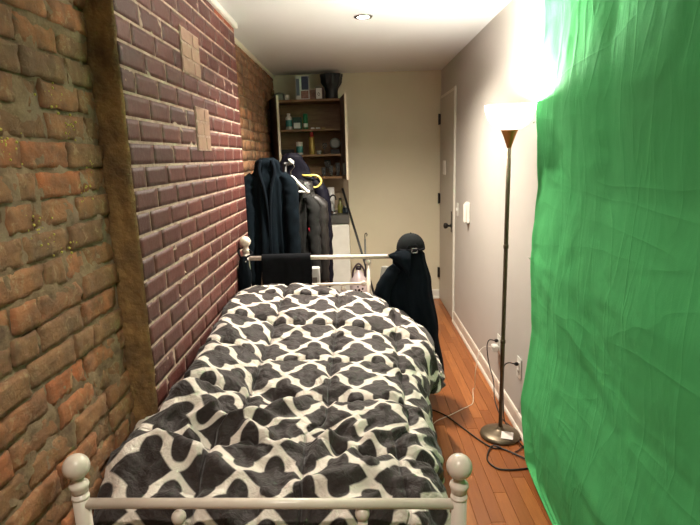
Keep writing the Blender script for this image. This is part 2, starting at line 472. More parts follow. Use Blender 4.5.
b = MB(); b.box(XR-.018, XR-.009, 4.985, 5.115, 1.30, 1.435, 0, .003); b.box(XR-.021, XR-.017, 5.0, 5.1, 1.385, 1.42, 0, .001)
tag(b.build('notice_plate', white_plastic), 'small pale plate fixed high on the taupe door', 'plate')

def wall_plate(y, z, w, h, d, m): return MB().box(XR-d, XR, y-w/2, y+w/2, z-h/2, z+h/2, 0, .003)
t = thing('light_switch', 'narrow white wall switch right beside the door frame', 'switch', (XR, 4.435, 1.03))
b = wall_plate(0, 0, .07, .115, .006, 0); 
for v in range(len(b.v)): b.v[v] = (b.v[v][0]-XR, b.v[v][1], b.v[v][2])
b.build('cover_plate', white_plastic, t)
MB().box(-.016, -.005, -.008, .008, -.012, .014, 0, .002).build('toggle', white_plastic, t)
t = thing('intercom', 'white wall intercom handset between the door and the lamp', 'intercom', (XR, 4.0, 1.045))
MB().box(-.022, 0, -.05, .05, -.075, .085, 0, .006).build('housing', white_plastic, t)
b = MB(); b.box(-.046, -.022, -.045, -.008, -.07, .08, 0, .008); b.build('handset', white_plastic, t)
MB().box(-.026, -.021, .012, .036, -.05, -.03, 0, .002).build('button', dark_metal, t)

def outlet(y, z, label):
    t = thing('wall_outlet', label, 'outlet', (XR, y, z), group='outlets low on the right wall')
    MB().box(-.006, 0, -.037, .037, -.06, .06, 0, .003).build('cover_plate', white_plastic, t)
    for s in (-1, 1):
        b = MB(); b.box(-.009, -.005, -.017, .017, s*.022-.014, s*.022+.014, 0, .003)
        r = b.build('receptacle', white_plastic, t)
        bb = MB(); bb.box(-.0095, -.0085, -.009, -.006, s*.022-.006, s*.022+.006); bb.box(-.0095, -.0085, .006, .009, s*.022-.006, s*.022+.006)
        bb.build('slots', black_plastic, r)
    return t
outlet(3.06, .335, 'white wall outlet holding a charger, the one farther from the viewer')
outlet(2.655, .35, 'white wall outlet with one black plug, the one near the green cloth')

# ------------------------------------------------------------------ ceiling lights
lens_on = mat('lamp_lens', srgb(255,250,240), .4, emit=(1, .94, .84, 1), es=40)
def downlight(x, y, label, e):
    t = thing('ceiling_light', label, 'ceiling light', (x, y, H), group='recessed ceiling lights')
    MB().lathe([(.036,-.001),(.036,-.006),(.040,-.008),(.052,-.006),(.056,-.0005)], n=36).build('trim_ring', chrome, t)
    MB().lathe([(.036,-.0045),(.030,-.0052),(.001,-.0055)], n=32).build('lens', lens_on, t)
    l = bpy.data.lights.new('downlight', 'SPOT'); l.energy = e; l.color = (1, .91, .78); l.spot_size = R_(150); l.spot_blend = .8; l.shadow_soft_size = .04
    o = bpy.data.objects.new('downlight', l); C.objects.link(o); o.location = (x, y, H-.02); o.parent = None
R_ = math.radians
downlight(.07, 3.25, 'small round recessed light in the ceiling above the bed', 150)
downlight(-.15, .30, 'recessed ceiling light behind the viewer near the bed foot', 46)

# ------------------------------------------------------------------ floor lamp
LX, LY = .742, 2.57
t = thing('floor_lamp', 'tall bronze torchiere floor lamp with glowing white bowl shade', 'floor lamp', (LX, LY, 0))
MB().lathe([(.001,0),(.104,0),(.106,.006),(.104,.014),(.092,.022),(.06,.031),(.03,.038),(.016,.044),(.013,.06)], n=48).build('base', bronze, t)
b = MB(); b.tube([(0,0,.04),(0,0,.56),(0,0,1.08),(0,0,1.53)], .0105, 16)
for z in (.55, 1.05): b.lathe([(.0105,-.012),(.013,-.008),(.013,.008),(.0105,.012)], 0, 0, z, 16)
b.build('pole', bronze, t)
MB().lathe([(.009,1.515),(.013,1.53),(.028,1.575),(.038,1.598),(.040,1.603),(.036,1.604)], n=28).build('socket_cone', copper, t)
sh = [(.030,1.600),(.052,1.606),(.078,1.622),(.097,1.648),(.109,1.680),(.1145,1.712)]
b = MB(); P = []
for r, z in sh+[(r-.003, z+.001) for r, z in sh[::-1]]:
    P.append([(r*math.cos(2*PI*j/48), r*math.sin(2*PI*j/48), z) for j in range(48)])
b.grid(P, closed=True)
sm = mat('glass_shade_glow', srgb(255,252,245), .3, emit=(1, .95, .87, 1), es=1.9)
b.build('lamp_shade', sm, t)
MB().lathe([(.010,1.605),(.013,1.615),(.022,1.632),(.024,1.645),(.018,1.658),(.003,1.664)], n=20).build('bulb', mat('bulb_glow', srgb(255,250,240), .4, emit=(1,.9,.74,1), es=40), t)
b = MB(); b.box(-.03, .03, -.026, .026, 0, .0012, 0, 0, M=Matrix.Translation((.020,-.060,.0335))@Matrix.Rotation(-.35,4,'Z')@Matrix.Rotation(.26,4,'X'))
b.build('paper_label', paper, t)
for ch in t.children:
    if ch.name.split('.')[0] in ('pole', 'socket_cone', 'lamp_shade', 'bulb'): ch.rotation_euler = (.070, -.020, 0)   # the lamp leans a little
l = bpy.data.lights.new('torchiere_bulb', 'POINT'); l.energy = 54; l.color = (1, .94, .85); l.shadow_soft_size = .018
o = bpy.data.objects.new('torchiere_bulb', l); C.objects.link(o); o.location = (LX-.034, LY-.118, 1.679)

# ------------------------------------------------------------------ bed
FY, HY = 1.18, 3.02
bed = thing('bed', 'white enamelled metal bed frame with ball finials', 'bed', (-.215, 2.1, 0))
BL = (-.215, 2.1, 0)
def finial(par, c, z, r=.0325, n=24):
    b = MB()
    b.lathe([(.020,-.072),(.0205,-.064),(.0225,-.058),(.0245,-.052),(.0225,-.046),(.0155,-.042),(.0145,-.036),(.016,-.028)], c[0], c[1], z, n)
    b.ball((c[0], c[1], z), r, 0, n)
    return L(b, 'finial', bed_metal, par, (0,0,0))
def bedend(y, xl, xr, zball0, zrail, drop, dz=0):
    for x in (xl, xr):
        zball = zball0-(dz if x == xr else 0)
        b = MB(); b.tube([(x, y, .02), (x, y, zball-.06)], .0200, 20); b.lathe([(.026,0),(.027,.004),(.024,.025)], x, y, 0)
        b.lathe([(.020,-.004),(.0215,-.002),(.0215,.002),(.020,.004)], x, y, zball-.085)
        p = L(b, 'post', bed_metal, bed, BL); finial(p, (x, y), zball)
    b = MB(); b.tube([(xl+.015, y, zrail), (xr-.015, y, zrail-dz)], .0135, 16)
    zrail -= dz/2
    L(b, 'top_rail', bed_metal, bed, BL)
    cx = (xl+xr)/2; ofs = .245*(xr-xl)
    zl = zrail-drop
    b = MB(); b.tube([(cx-ofs, y, zl), (cx+ofs, y, zl)], .0095, 14)
    for s in (-1, 1): b.ball((cx+s*(ofs-.03), y, zl), .017, 0, 16)
    L(b, 'lower_rail', bed_metal, bed, BL)
    for s in (-1, 1):
        b = MB(); b.tube([(cx+s*ofs, y, .30), (cx+s*ofs, y, zrail-.045)], .0125, 14)
        p = L(b, 'inner_upright', bed_metal, bed, BL)
        b = MB(); b.ball((cx+s*ofs, y, zrail-.034), .019, 0, 18); L(b, 'knob', bed_metal, p, (0,0,0))
    for s in (-1, 1):
        b = MB(); b.tube([(cx+s*.085, y, .30), (cx+s*.085, y, zl-.01)], .007, 12)
        p = L(b, 'spindle', bed_metal, bed, BL)
        b = MB(); b.ball((cx+s*.085, y, zl-.03), .016, 0, 16, 1.2); L(b, 'knob', bed_metal, p, (0,0,0))
    b = MB(); b.tube([(xl+.015, y, .30), (xr-.015, y, .30)], .012, 14); L(b, 'bottom_rail', bed_metal, bed, BL)
bedend(FY, -.727, .241, .75, .645, .145, .022)
bedend(HY, -.660, .308, 1.024, .924, .165, .012)
for xa, xb in ((-.727, -.660), (.241, .308)):
    b = MB(); b.tube([(xa, FY+.02, .30), (xb, HY-.02, .30)], .016, 12); L(b, 'side_rail', bed_metal, bed, BL)
b = MB()
for k in range(7):
    y = FY+.2+k*.24; b.box(-.70+.0, .25, y-.02, y+.02, .300, .312)
L(b, 'slats', dark_metal, bed, BL)
b = MB(); b.box(-.685, .215, FY+.08, HY-.05, .315, .445, 0, .03)
tag(b.build('mattress', cloth('mattress_ticking', srgb(205,200,190))), 'pale mattress lying on the bed frame under the duvet', 'mattress')

# ------------------------------------------------------------------ duvet
NU, NV = 230, 330
def prof(y):
    xl = -.765+ .075*sst(1.58, 1.70, y)
    zL = lerpk(y, [(1.22,.50),(1.45,.62),(1.75,.70),(2.2,.735),(2.6,.785),(2.95,.765)])
    zM = lerpk(y, [(1.22,.51),(1.5,.57),(1.8,.595),(2.2,.645),(2.55,.735),(2.82,.795),(2.97,.76)])
    zN = lerpk(y, [(1.22,.50),(1.5,.55),(1.8,.585),(2.2,.63),(2.55,.69),(2.8,.72),(2.97,.69)])
    zR = lerpk(y, [(1.22,.49),(1.5,.53),(1.8,.555),(2.2,.57),(2.6,.59),(2.97,.60)])
    xr = lerpk(y, [(1.22,.205),(1.5,.235),(1.8,.25),(2.1,.268),(2.25,.295),(2.42,.375),(2.62,.385),(2.97,.30)])
    fl = lerpk(y, [(1.22,.0),(1.9,.0),(2.25,.0),(2.42,.055),(2.7,.03),(2.97,0)])
    lo = lerpk(y, [(1.22,.34),(1.9,.28),(2.3,.20),(2.97,.22)])
    pts = [(xl+.005,zL-.30),(xl,zL-.12),(xl+.012,zL-.035),(xl+.06,zL+.0),(xl+.18,(zL*1.2+zM)/2.2),(-.36,zM),(-.12,(zM+zN)/2+.004),(.06,zN-.005),
           (xr-.10,zR+.012),(xr-.035,zR-.035),(xr-.005,zR-.11),(xr+fl*.5,zR-lo*.7),(xr-.01+fl,zR-lo)]
    return [Vector((p[0], 0, p[1])) for p in pts]
# the length runs up over the foot end, along the bed, and down behind the pillow
path = [(1.225,-.26),(1.215,-.13),(1.222,-.045),(1.26,-.006),(1.34,0),(1.6,0),(2.0,0),(2.4,0),(2.75,0),(2.90,-.005),(2.955,-.05),(2.965,-.14),(2.955,-.22)]
pc = crom([(a, 0, c) for a, c in path], 24)
def resample(ps, n):
    d = [0]
    for a, c in zip(ps, ps[1:]): d.append(d[-1]+(c-a).length)
    out = []; k = 0
    for i in range(n):
        s = d[-1]*i/(n-1)
        while k < len(d)-2 and d[k+1] < s: k += 1
        t = (s-d[k])/max(1e-9, d[k+1]-d[k]); out.append(ps[k].lerp(ps[k+1], t))
    return out, d[-1]
pp, LV = resample(pc, NV)
G = []; UV = []
for j, p in enumerate(pp):
    q, LU = resample(crom(prof(p.x), 10), NU)
    G.append([Vector((a.x, p.x, a.z+p.z)) for a in q])
    UV.append([(LU*(i/(NU-1)), LV*j/(NV-1)) for i in range(NU)])
# folds: (x0,y0,x1,y1,width,height)
FOLD = [(-.62,1.72,-.25,1.50,.035,.045),(-.70,1.50,-.35,1.38,.035,.04),(-.25,1.50,.10,1.62,.03,.022),(-.45,1.62,-.20,1.78,.03,.03),(-.28,1.32,.02,1.40,.03,.03),
        (-.05,1.45,.20,1.36,.03,.025),(-.62,1.32,-.40,1.30,.03,.03),(-.5,1.92,-.15,1.82,.03,-.022),(-.55,1.80,-.42,1.58,.03,-.03),(-.15,1.66,.02,1.54,.03,-.028),
        (.10,1.85,.28,1.80,.02,.02),(.08,2.08,.30,2.05,.02,.018),(-.66,2.3,-.5,2.1,.03,.02),(-.2,2.75,.15,2.66,.03,.02),(.12,2.55,.36,2.34,.025,.02),(.05,2.72,.30,2.58,.025,.018),
        (-.35,1.75,-.33,2.0,.022,-.015),(-.60,1.62,-.3,1.66,.02,.025),(-.1,1.30,.15,1.28,.02,.02)]
def dseg(px, py, f):
    ax, ay, bx, by = f[:4]; vx, vy = bx-ax, by-ay; t = ((px-ax)*vx+(py-ay)*vy)/(vx*vx+vy*vy); t = min(1, max(0, t))
    return math.hypot(px-ax-vx*t, py-ay-vy*t), math.sin(PI*(.12+.76*t))
OUT = []
SG = .30
for j in range(NV):
    row = []
    for i in range(NU):
        c = G[j][i]; a = G[j][min(i+1, NU-1)]-G[j][max(i-1, 0)]; bq = G[min(j+1, NV-1)][i]-G[max(j-1, 0)][i]
        n = a.cross(bq).normalized()
        s, v = UV[j][i]
        # quilting: puffed squares pulled down along seams
        fs = abs((s/SG+.15) % 1-.5)*2; fv = abs((v/SG+.2) % 1-.5)*2      # 1 at a seam
        seam = math.exp(-((1-fs)*SG/2/.012)**2)*.9+math.exp(-((1-fv)*SG/2/.012)**2)*.55
        puff = .014*(1-fs**3)*(1-fv**3) - .015*seam*(1-.2*seam)
        tuft = math.exp(-(((1-fs)*SG/2)**2+((1-fv)*SG/2)**2)/.0011)*-.014
        # puckers running away from the seams
        k = math.exp(-(1-fs)*SG/2/.05); k2 = math.exp(-(1-fv)*SG/2/.05)
        puck = .011*k*nz(s*6, v*34, 2)+.009*k2*nz(s*34, v*6, 7)
        w = sst(2.1, 1.5, c.y) if False else 1-sst(1.5, 2.2, c.y)
        wr = .012*nz(s*5, v*5, 0)+(.005+.016*w)*(1-abs(nz(s*8+2*nz(s*3, v*3, 4), v*8, 11))*2.4)+(.004+.004*w)*nz(s*22, v*22, 5)+(.005+.006*w)*(1-abs(nz(s*15, v*11+nz(s*4, v*4, 0)*2, 31))*2)
        fd = 0
        for f in FOLD:
            d, e = dseg(c.x, c.y, f)
            if d < f[4]*3: fd += 1.25*f[5]*e*math.exp(-(d/f[4])**2)
        edge = sst(0, .06, i/(NU-1))
        q = c+n*((puff+tuft+puck+wr+fd)*(.25+.75*edge))
        lim = (XL if q.y < YP-.03 else XP)+.016
        if q.x < lim: q.x = lim+.002*nz(s*9, v*9, 3)
        if abs(q.y-YP) < .05 and q.x < XP+.016: q.x = max(q.x, XL+.016) if q.y < YP-.03 else XP+.016
        row.append(q)
    OUT.append(row)
b = MB(); b.grid(OUT); b.uv = [u for r in UV for u in r]
dv = b.build('duvet', duvet_cloth)
m = dv.modifiers.new('t', 'SOLIDIFY'); m.thickness = .012; m.offset = -1
tag(dv, 'rumpled charcoal duvet with white quatrefoil trellis pattern on bed', 'duvet')

# ------------------------------------------------------------------ garments
def rings(levels, n, folds, seed, fk=3.0, cx=lambda t: 0, cy=lambda t: 0):
    """levels: (z, halfwidth, halfdepth); returns closed rings with hanging folds"""
    P = []; z0, z1 = levels[0][0], levels[-1][0]; K = 46
    for i in range(K+1):
        z = z0+(z1-z0)*(i/K)**1.25; t = (z0-z)/(z0-z1)
        for (a, wa, da), (c, wc, dc) in zip(levels, levels[1:]):
            if z <= a and z >= c-1e-9:
                u = (a-z)/(a-c); u = u*u*(3-2*u); w = wa+(wc-wa)*u; d = da+(dc-da)*u; break
        row = []
        for j in range(n):
            th = 2*PI*j/n; cs, sn = math.cos(th), math.sin(th)
            f = folds*min(1, .15+t*1.3)
            r = 1+0*t
            dx = f*nz(cs*fk+seed, sn*fk, z*1.3+seed)+f*.35*nz(cs*9+seed, sn*9, z*5)
            ex = math.copysign(abs(cs)**.85, cs); ey = math.copysign(abs(sn)**.8, sn)
            row.append((cx(t)+w*ex*r+cs*dx, cy(t)+d*ey*r+sn*dx*1.1, z+(.02*nz(cs*2, sn*2, seed) if i == K else 0)))
        P.append(row)
    return P
def coat_body(name, m, par, hw, Ln, th, seed, folds=.03, sh=.10, flare=.03, neck=.045):
    lv = [(0, neck*.7, neck*.6), (-.025, neck*1.25, neck*.9), (-.02-sh*.45, hw*.62, th*.75), (-.02-sh, hw*.98, th), (-.34, hw*.98, th*1.05), (-Ln, hw+flare, th*1.25)]
    b = MB(); P = rings(lv, 72, folds, seed); b.grid([r[::-1] for r in P], closed=True)
    b.add(P[0], [tuple(range(71, -1, -1))], 0, True)
    return b.build(name, m, par)
def sleeve(m, par, s, hw, sh, Ln, seed, r=.055, out=.03, fy=-.02):
    pts = [(s*(hw-.05), 0, -.02-sh*.8), (s*(hw+.005), fy*.3, -.06-sh), (s*(hw+out*.6), fy, -.2-sh), (s*(hw+out), fy*1.6, -.02-sh-Ln*.6), (s*(hw+out*.8), fy*2.2, -.02-sh-Ln)]
    c = crom(pts, 7); rr = [r*(.8+.35*math.sin(min(1, i/(len(c)-1)*2.2)*PI/2)-.35*i/(len(c)-1)) for i in range(len(c))]
    b = MB(); b.tube(c, rr, 22)
    for k, v in enumerate(b.v):
        d = .012*nz(v[0]*16+seed, v[1]*16, v[2]*22)+.006*nz(v[0]*30, v[1]*30+seed, v[2]*50); b.v[k] = (v[0]+d, v[1]-abs(d), v[2])
    return b.build('sleeve', m, par)
def front(m, par, hw, Ln, th, name='lapel'):
    b = MB()
    for s in (-1, 1):
        pts = [(s*.035, -th*.75, -.015), (s*.05, -th*1.02, -.09), (s*.02, -th*1.25, -.22), (0.004*s, -th*1.32, -Ln*.45), (.006*s, -th*1.4, -Ln*.85)]
        c = crom(pts, 6); b.tube(c, [.014*(1-.5*i/len(c)) for i in range(len(c))], 8)
    return b.build(name, m, par)
def collar(m, par, r=.055, z=-.005, h=.045):
    b = MB(); P = []
    for k, (rr, zz) in enumerate([(r*1.25, z-.02), (r*1.0, z+h), (r*.92, z+h+.004), (r*.75, z+.0)]):
        P.append([(rr*math.cos(a), rr*.8*math.sin(a), zz-.02*max(0, -math.sin(a))) for a in [2*PI*j/28 for j in range(28)]])
    b.grid(P, closed=True); return b.build('collar', m, par)

def rack_():
    t = thing('clothes_rack', 'black metal clothes rack hidden under the hanging coats', 'clothes rack', (-.47, 3.85, 0))
    rail = MB().tube([(0,-.36,1.46),(0,.34,1.46)], .0125, 14).build('rail', black_plastic, t)
    for y in (-.32, .32):
        MB().tube([(0,y,1.458),(0,y,.05)], .0125, 14).build('upright', black_plastic, t)
        b = MB(); b.tube([(-.235,y,.03),(.235,y,.03)], .0125, 14); b.tube([(.235,y,.03),(.235,y,.62)], .010, 12)
        b.build('foot_bar', black_plastic, t)
    b = MB(); b.tube([(0.235,-.32,.60),(.235,.32,.60)], .010, 12); b.build('cross_bar', black_plastic, t); MB().tube([(0,-.32,.3),(0,.32,.3)], .010, 12).build('cross_bar', black_plastic, t)
rack_()
def hanger(loc, rz, m, label, w=.2, drop=.09, r=.0085, hook=chrome, tilt=0, group='clothes hangers on the rack'):
    t = thing('clothes_hanger', label, 'hanger', loc, rz, group); t.rotation_euler = (0, tilt, rz)
    b = MB(); b.tube(crom([(-w,0,-drop),(-w*.5,0,-drop*.5),(0,0,0),(w*.5,0,-drop*.5),(w,0,-drop)], 6), [r*1.0]*25, 12)
    for s in (-1, 1): b.ball((s*w, 0, -drop), r*1.5, 0, 12)
    b.tube([(-w,0,-drop),(w,0,-drop)], r*.7, 10)
    b.build('frame', m, t)
    h = crom([(0,0,0),(0,0,.035),(.012,0,.052),(.022,0,.068),(.014,0,.086),(-.004,0,.09),(-.016,0,.078)], 5)
    MB().tube(h, .0022, 8).build('hook', hook, t)
    return t
def garment(name, label, cat, loc, rz, m, hw, Ln, th, seed, sl=.6, folds=.03, sh=.10, flare=.03, lap=None, col=True, sr=.055, out=.03, neck=.045):
    t = thing(name, label, cat, loc, rz, 'clothes hanging on the rack')
    coat_body('body', m, t, hw, Ln, th, seed, folds, sh, flare, neck)
    for s in (-1, 1): sleeve(m, t, s, hw, sh, sl, seed+s*3, sr, out)
    if col: collar(m, t, col if col is not True else .05, -.03, .03)
    if lap: front(lap, t, hw, Ln, th)
    return t
garment('coat', 'long dark navy wool coat in front on the clothes rack', 'coat', (-.585, 3.50, 1.505), .1, navy, .138, .98, .06, 1.3, .70, .05, .13, .02, lap=navy_black, out=.010, col=False, neck=.062)
garment('jacket', 'charcoal grey jacket slipping off a white hanger', 'jacket', (-.420, 3.66, 1.345), -.1, grey_cloth, .115, .66, .04, 4.1, .55, .035, .13, .015, out=.012, sr=.045, lap=brown_leather)
garment('jacket', 'brown black leather jacket between grey jacket and long dark coat', 'jacket', (-.365, 3.79, 1.33), .05, brown_leather, .105, .66, .04, 9.4, .6, .03, .12, .015, out=.012, sr=.045)
garment('coat', 'long purple black coat at the right end of the rack', 'coat', (-.470, 3.95, 1.535), 0, purple_black, .205, 1.0, .045, 12.2, .75, .035, .24, .015, out=.03, sr=.055, col=False, neck=.06)
garment('shirt', 'dark plum top hanging against the brick behind the navy coat', 'shirt', (-.655, 3.66, 1.42), .3, plum_cloth, .10, .70, .035, 17.9, .5, .03, .10, .01, col=False, out=.0, sr=.035)
b = MB(); P = [[(-.335+.03*u+.004*nz(u*9, k, 0), 3.605+.01*nz(u*5, k*.7, 4), 1.02-.20*k/8) for u in [q/6 for q in range(7)]] for k in range(9)]
b.grid(P); sc = b.build('scarf', red_cloth); m = sc.modifiers.new('t', 'SOLIDIFY'); m.thickness = .01
tag(sc, 'red cloth showing between the hanging jackets', 'cloth')
hanger((-.44, 3.585, 1.375), 0, white_plastic, 'white plastic hanger poking out of the grey jacket', .115, .10, .010, tilt=.05)
hanger((-.68, 3.58, 1.37), .2, white_plastic, 'white plastic hanger end beside the brick wall', .07, .05, .009)
# pale tubular hanger whose end bends round
t = thing('clothes_hanger', 'pale yellow hanger with rounded end sticking out at right', 'hanger', (-.35, 3.9, 1.37), 0, 'clothes hangers on the rack')
MB().tube(crom([(-.05,.03,.0),(-.03,.01,.0),(0,0,-.002),(.045,0,0),(.078,0,-.014),(.094,0,-.045),(.080,0,-.075),(.045,0,-.09),(-.04,0,-.09)], 6), .0075, 12).build('frame', mat('yellow_plastic', srgb(232,206,110), .35), t)
MB().tube(crom([(-.05,.03,.0),(-.06,.03,.05),(-.05,.03,.07),(-.04,.03,.06)], 5), .0022, 8).build('hook', chrome, t)
# small white and black hooks at the top of the rack
b = MB(); b.box(-.024,.024,-.008,.008,-.012,.012,0,.007, M=Matrix.Translation((-.435,3.60,1.478))@Matrix.Rotation(.75,4,'Y'))
tag(b.build('hanger_tag', white_plastic), 'white tag on the shoulder of the dark coat', 'tag')
# trousers over the head rail
P = []; K = 40
for i in range(K+1):
    t_ = i/K; x = -.567+.29*t_; row = []
    for k in range(-14, 13):
        if abs(k) <= 2: a = k*PI/4; y = HY+.019*math.sin(a); z = .922+.019*math.cos(a)
        else:
            s = 1 if k > 0 else -1; y = HY+s*(.0195+.010*nz(x*14, k*.12, 2)*min(1, abs(k)/6)+.004*nz(x*30, k*.3, 6)+(.006 if s < 0 else 0)*abs(k)/12); z = .922-(abs(k)-2)*.0165
        row.append((x+.004*nz(k*.4, x*3, 5), y, z))
    P.append(row)
b = MB(); b.grid(P); tr = b.build('trousers', black_cloth); m = tr.modifiers.new('t', 'SOLIDIFY'); m.thickness = .006; m.offset = -1
tag(tr, 'black trousers folded over the white head rail', 'trousers')
# drawstring bag on the left head post
t = thing('drawstring_bag', 'dark navy drawstring bag hanging from the left head post', 'bag', (-.664, 2.945, .66))
P = []
for i in range(22):
    f = i/21; z = .29*(1-f); w = lerpk(f, [(0,.018),(.12,.034),(.40,.050),(.8,.046),(1,.02)])
    P.append([(w*math.cos(a)*.9-.012*f+.004+.005*nz(math.cos(a)*3, f*4, 1), .024*math.sin(a)*(w/.04)+.004*nz(math.sin(a)*4, f*5, 3), z) for a in [2*PI*j/30 for j in range(30)]])
P = [[(max(q[0], -.030), q[1], q[2]) for q in r] for r in P]
b = MB(); b.grid(P, closed=True); b.add(P[-1], [tuple(range(30))]); b.build('pouch', navy_black, t)
MB().tube(crom([(-.01,0,.285),(-.028,.02,.31),(-.03,.065,.325),(0,.095,.32),(.03,.065,.312),(.05,.03,.30),(.02,-.005,.285)], 6), .005, 8).build('drawstring', black_cloth, t)
for x_ in (-.022, .018): MB().ball((x_, -.016, .262), .005, 0, 10).build('eyelet', chrome, t)

# coat and cap on the right head post
t = thing('coat', 'black coat draped over the right head post down to the floor', 'coat', (.308, 3.01, 0))
def cone_rings():
    P = []; K = 60; N = 84
    for i in range(K+1):
        f = i/K; z = .975-(.975-.10)*f
        xl = lerpk(f, [(0,.245),(.06,.205),(.13,.205),(.20,.16),(.30,.125),(.6,.16),(1,.20)])
        xr = lerpk(f, [(0,.36),(.06,.393),(.25,.43),(.6,.475),(.9,.515),(1,.50)])
        cx = (xl+xr)/2-.308; w = (xr-xl)/2; d = lerpk(f, [(0,.045),(.1,.06),(.4,.085),(1,.10)])
        row = []
        for j in range(N):
            th = 2*PI*j/N; cs, sn = math.cos(th), math.sin(th)
            g = .022*min(1, .2+f*1.4)
            dd = g*nz(cs*3.2, sn*3.2+5, z*1.1)+g*.5*nz(cs*8, sn*8, z*3)
            y = d*sn+dd*sn
            y = max(y, -.115) 
            row.append((cx+w*cs+dd*cs*.6, y-.005, z))
        P.append(row)
    return P
P = cone_rings(); b = MB(); b.grid([r[::-1] for r in P], closed=True); b.add(P[0], [tuple(range(84))], 0, True); b.build('body', navy_black, t)
# pointed collar flap
b = MB(); A = [(-.135,-.055,.936),(-.06,-.085,.965),(.0,-.09,.955)]; Bq = [(-.125,-.06,.930),(-.06,-.092,.90),(-.01,-.098,.86)]; Cq = [(-.12,-.06,.925),(-.045,-.095,.86),(-.02,-.10,.80)]
b.grid([crom(A, 6), crom(Bq, 6), crom(Cq, 6)]); c = b.build('collar', navy_black, t); c.modifiers.new('t', 'SOLIDIFY').thickness = .008; 
for s, xo, y0 in ((-1, -.13, -.03),):
    pts = [(-.08,-.05,.86),(-.13,-.06,.80),(-.165,-.06,.72),(-.16,-.07,.60),(-.13,-.08,.50)]
    c_ = crom(pts, 7); b = MB(); b.tube(c_, [.035+.012*math.sin(i/len(c_)*PI) for i in range(len(c_))], 20)
    for k, v in enumerate(b.v):
        d = .010*nz(v[0]*20, v[1]*20, v[2]*25); b.v[k] = (v[0]+d, v[1]-abs(d), v[2])
    b.build('sleeve', navy_black, t)
t = thing('cap', 'dark baseball cap with buckled strap on top of black coat', 'cap', (.312, 3.008, .957))
P = []
for i in range(15):
    f = i/14; a = f*PI/2; r = .084*math.cos(a)**.85 if f < 1 else .0005
    P.append([(r*math.cos(q), r*1.05*math.sin(q), .092*math.sin(a)-.004*math.cos(6*q)*0) for q in [2*PI*j/48 for j in range(48)]])
b = MB(); b.grid(P, closed=True); b.build('crown', hat_cloth, t)
MB().ball((0,0,.092), .006, 0, 10).build('top_button', hat_cloth, t)
# arched opening at the back with strap and buckle (faces the viewer)
b = MB(); P = []
for i in range(9):
    a = PI*i/8; 
    for k in (0,): pass
b.tube(crom([(.034*math.cos(PI*i/10)+.002, -.0875+.014*math.sin(PI*i/10)**2, .006+.036*math.sin(PI*i/10)) for i in range(11)], 3), .0032, 8)
b.build('back_opening', black_cloth, t)
MB().tube(crom([(.088*math.sin(a), -.091*math.cos(a), .006) for a in [-.9+1.8*i/10 for i in range(11)]], 3), .0065, 8).build('strap', black_cloth, t)
b = MB(); b.box(-.004,.026,-.101,-.095,-.006,.020,0,.0); b2 = MB()
pts = [(-.004,-.099,-.006),(.026,-.099,-.006),(.026,-.099,.020),(-.004,-.099,.020),(-.004,-.099,-.006)]
b2.tube(pts, .0026, 8); b2.build('buckle', chrome, t)
P = []
for i in range(6):
    f = i/5; P.append([((.078+.004*f)*math.sin(a), .075*math.cos(a)+f*.065*math.cos(a)**1, -.002-.012*f-.01*math.sin(a)**2) for a in [-1.2+2.4*j/20 for j in range(21)]])
b = MB(); b.grid(P); c = b.build('brim', hat_cloth, t); c.modifiers.new('t', 'SOLIDIFY').thickness = .004

# ------------------------------------------------------------------ green backdrop
NY, NZ = 210, 190
Y0, Y1, ZT = 2.405, -.9, 2.25
P = []
def tri(x): x = x % 1; return 4*abs(x-.5)-1
for i in range(NZ+1):
    z = ZT*(1-i/NZ); row = []; lowf = 1-sst(.0, .9, z)
    for j in range(NY+1):
        f = j/NY; s = (Y0-Y1)*(f**1.35); y = Y0-s
        x = .805
        # soft hanging ripples, fading into drag lines toward the hem
        lead = .12+.88*sst(.02, .30, s)
        x += lead*.007*nz(s*4.2+z*.3, z*.35, 1)+lead*.0035*nz(s*10+z*1.6, z*.8, 7)*(.5+.5*sst(1.0,2.0,z))
        # folding creases of the packed cloth
        x += .010*tri((z-1.004)/.68+.5)+.005*tri((s-.69)/.62)
        x += .004*(1-abs(nz(s*6+z*4, z*6-s*3, 3))*3)*.6
        # strong tension folds from the clip at mid height
        d = abs((z-1.02)-(-(s-.02)*.42)); x += -.008*sst(.03,.25,s)*math.exp(-(d/.045)**2)*math.exp(-s*1.0)
        d = abs((z-1.02)-(-(s-.02)*1.4)); x += -.006*sst(.03,.25,s)*math.exp(-(d/.05)**2)*math.exp(-s*2.0)
        d = abs((z-1.05)-((s-.02)*2.6)); x += -.005*sst(.03,.25,s)*math.exp(-(d/.08)**2)*math.exp(-s*1.5)
        # near edge turned back toward the wall
        e = math.exp(-(s/.035)**2); x += .022*e
        e2 = math.exp(-((s-.05)/.03)**2); x -= .010*e2
        # bottom swings out and lies back along the floor
        x -= .034*lowf**2
        yy = y
        sw = (1-sst(.0, .55, z)); yy -= .0*sw
        # hem corner pulled toward the viewer
        pull = math.exp(-(s/.7)**2); yy = y - pull*(.08*(1-sst(0, .35, z))+.46*(1-sst(-.03, .075, z))) 
        x += .020*math.sin(s*38+z*6)*(1-sst(.02, .32, z))*math.exp(-((s-.12)/.2)**2)
        row.append((min(x, XR-.004), yy, max(z, .003)))
    P.append(row)
b = MB(); b.grid(P)
gc = b.build('backdrop_cloth', green_cloth)
tag(gc, 'large creased green screen cloth hung along the right wall', 'green screen')
t = thing('backdrop_rail', 'black pole holding up the green screen cloth', 'pole', (.80, .75, ZT))
MB().tube([(0,1.7,.012),(0,-1.66,.012)], .011, 12).build('pole', black_plastic, t)
for y_ in (1.4, 0., -1.4): MB().box(.005,.060,y_-.01,y_+.01,.002,.030,0,.002).build('bracket', black_plastic, t)
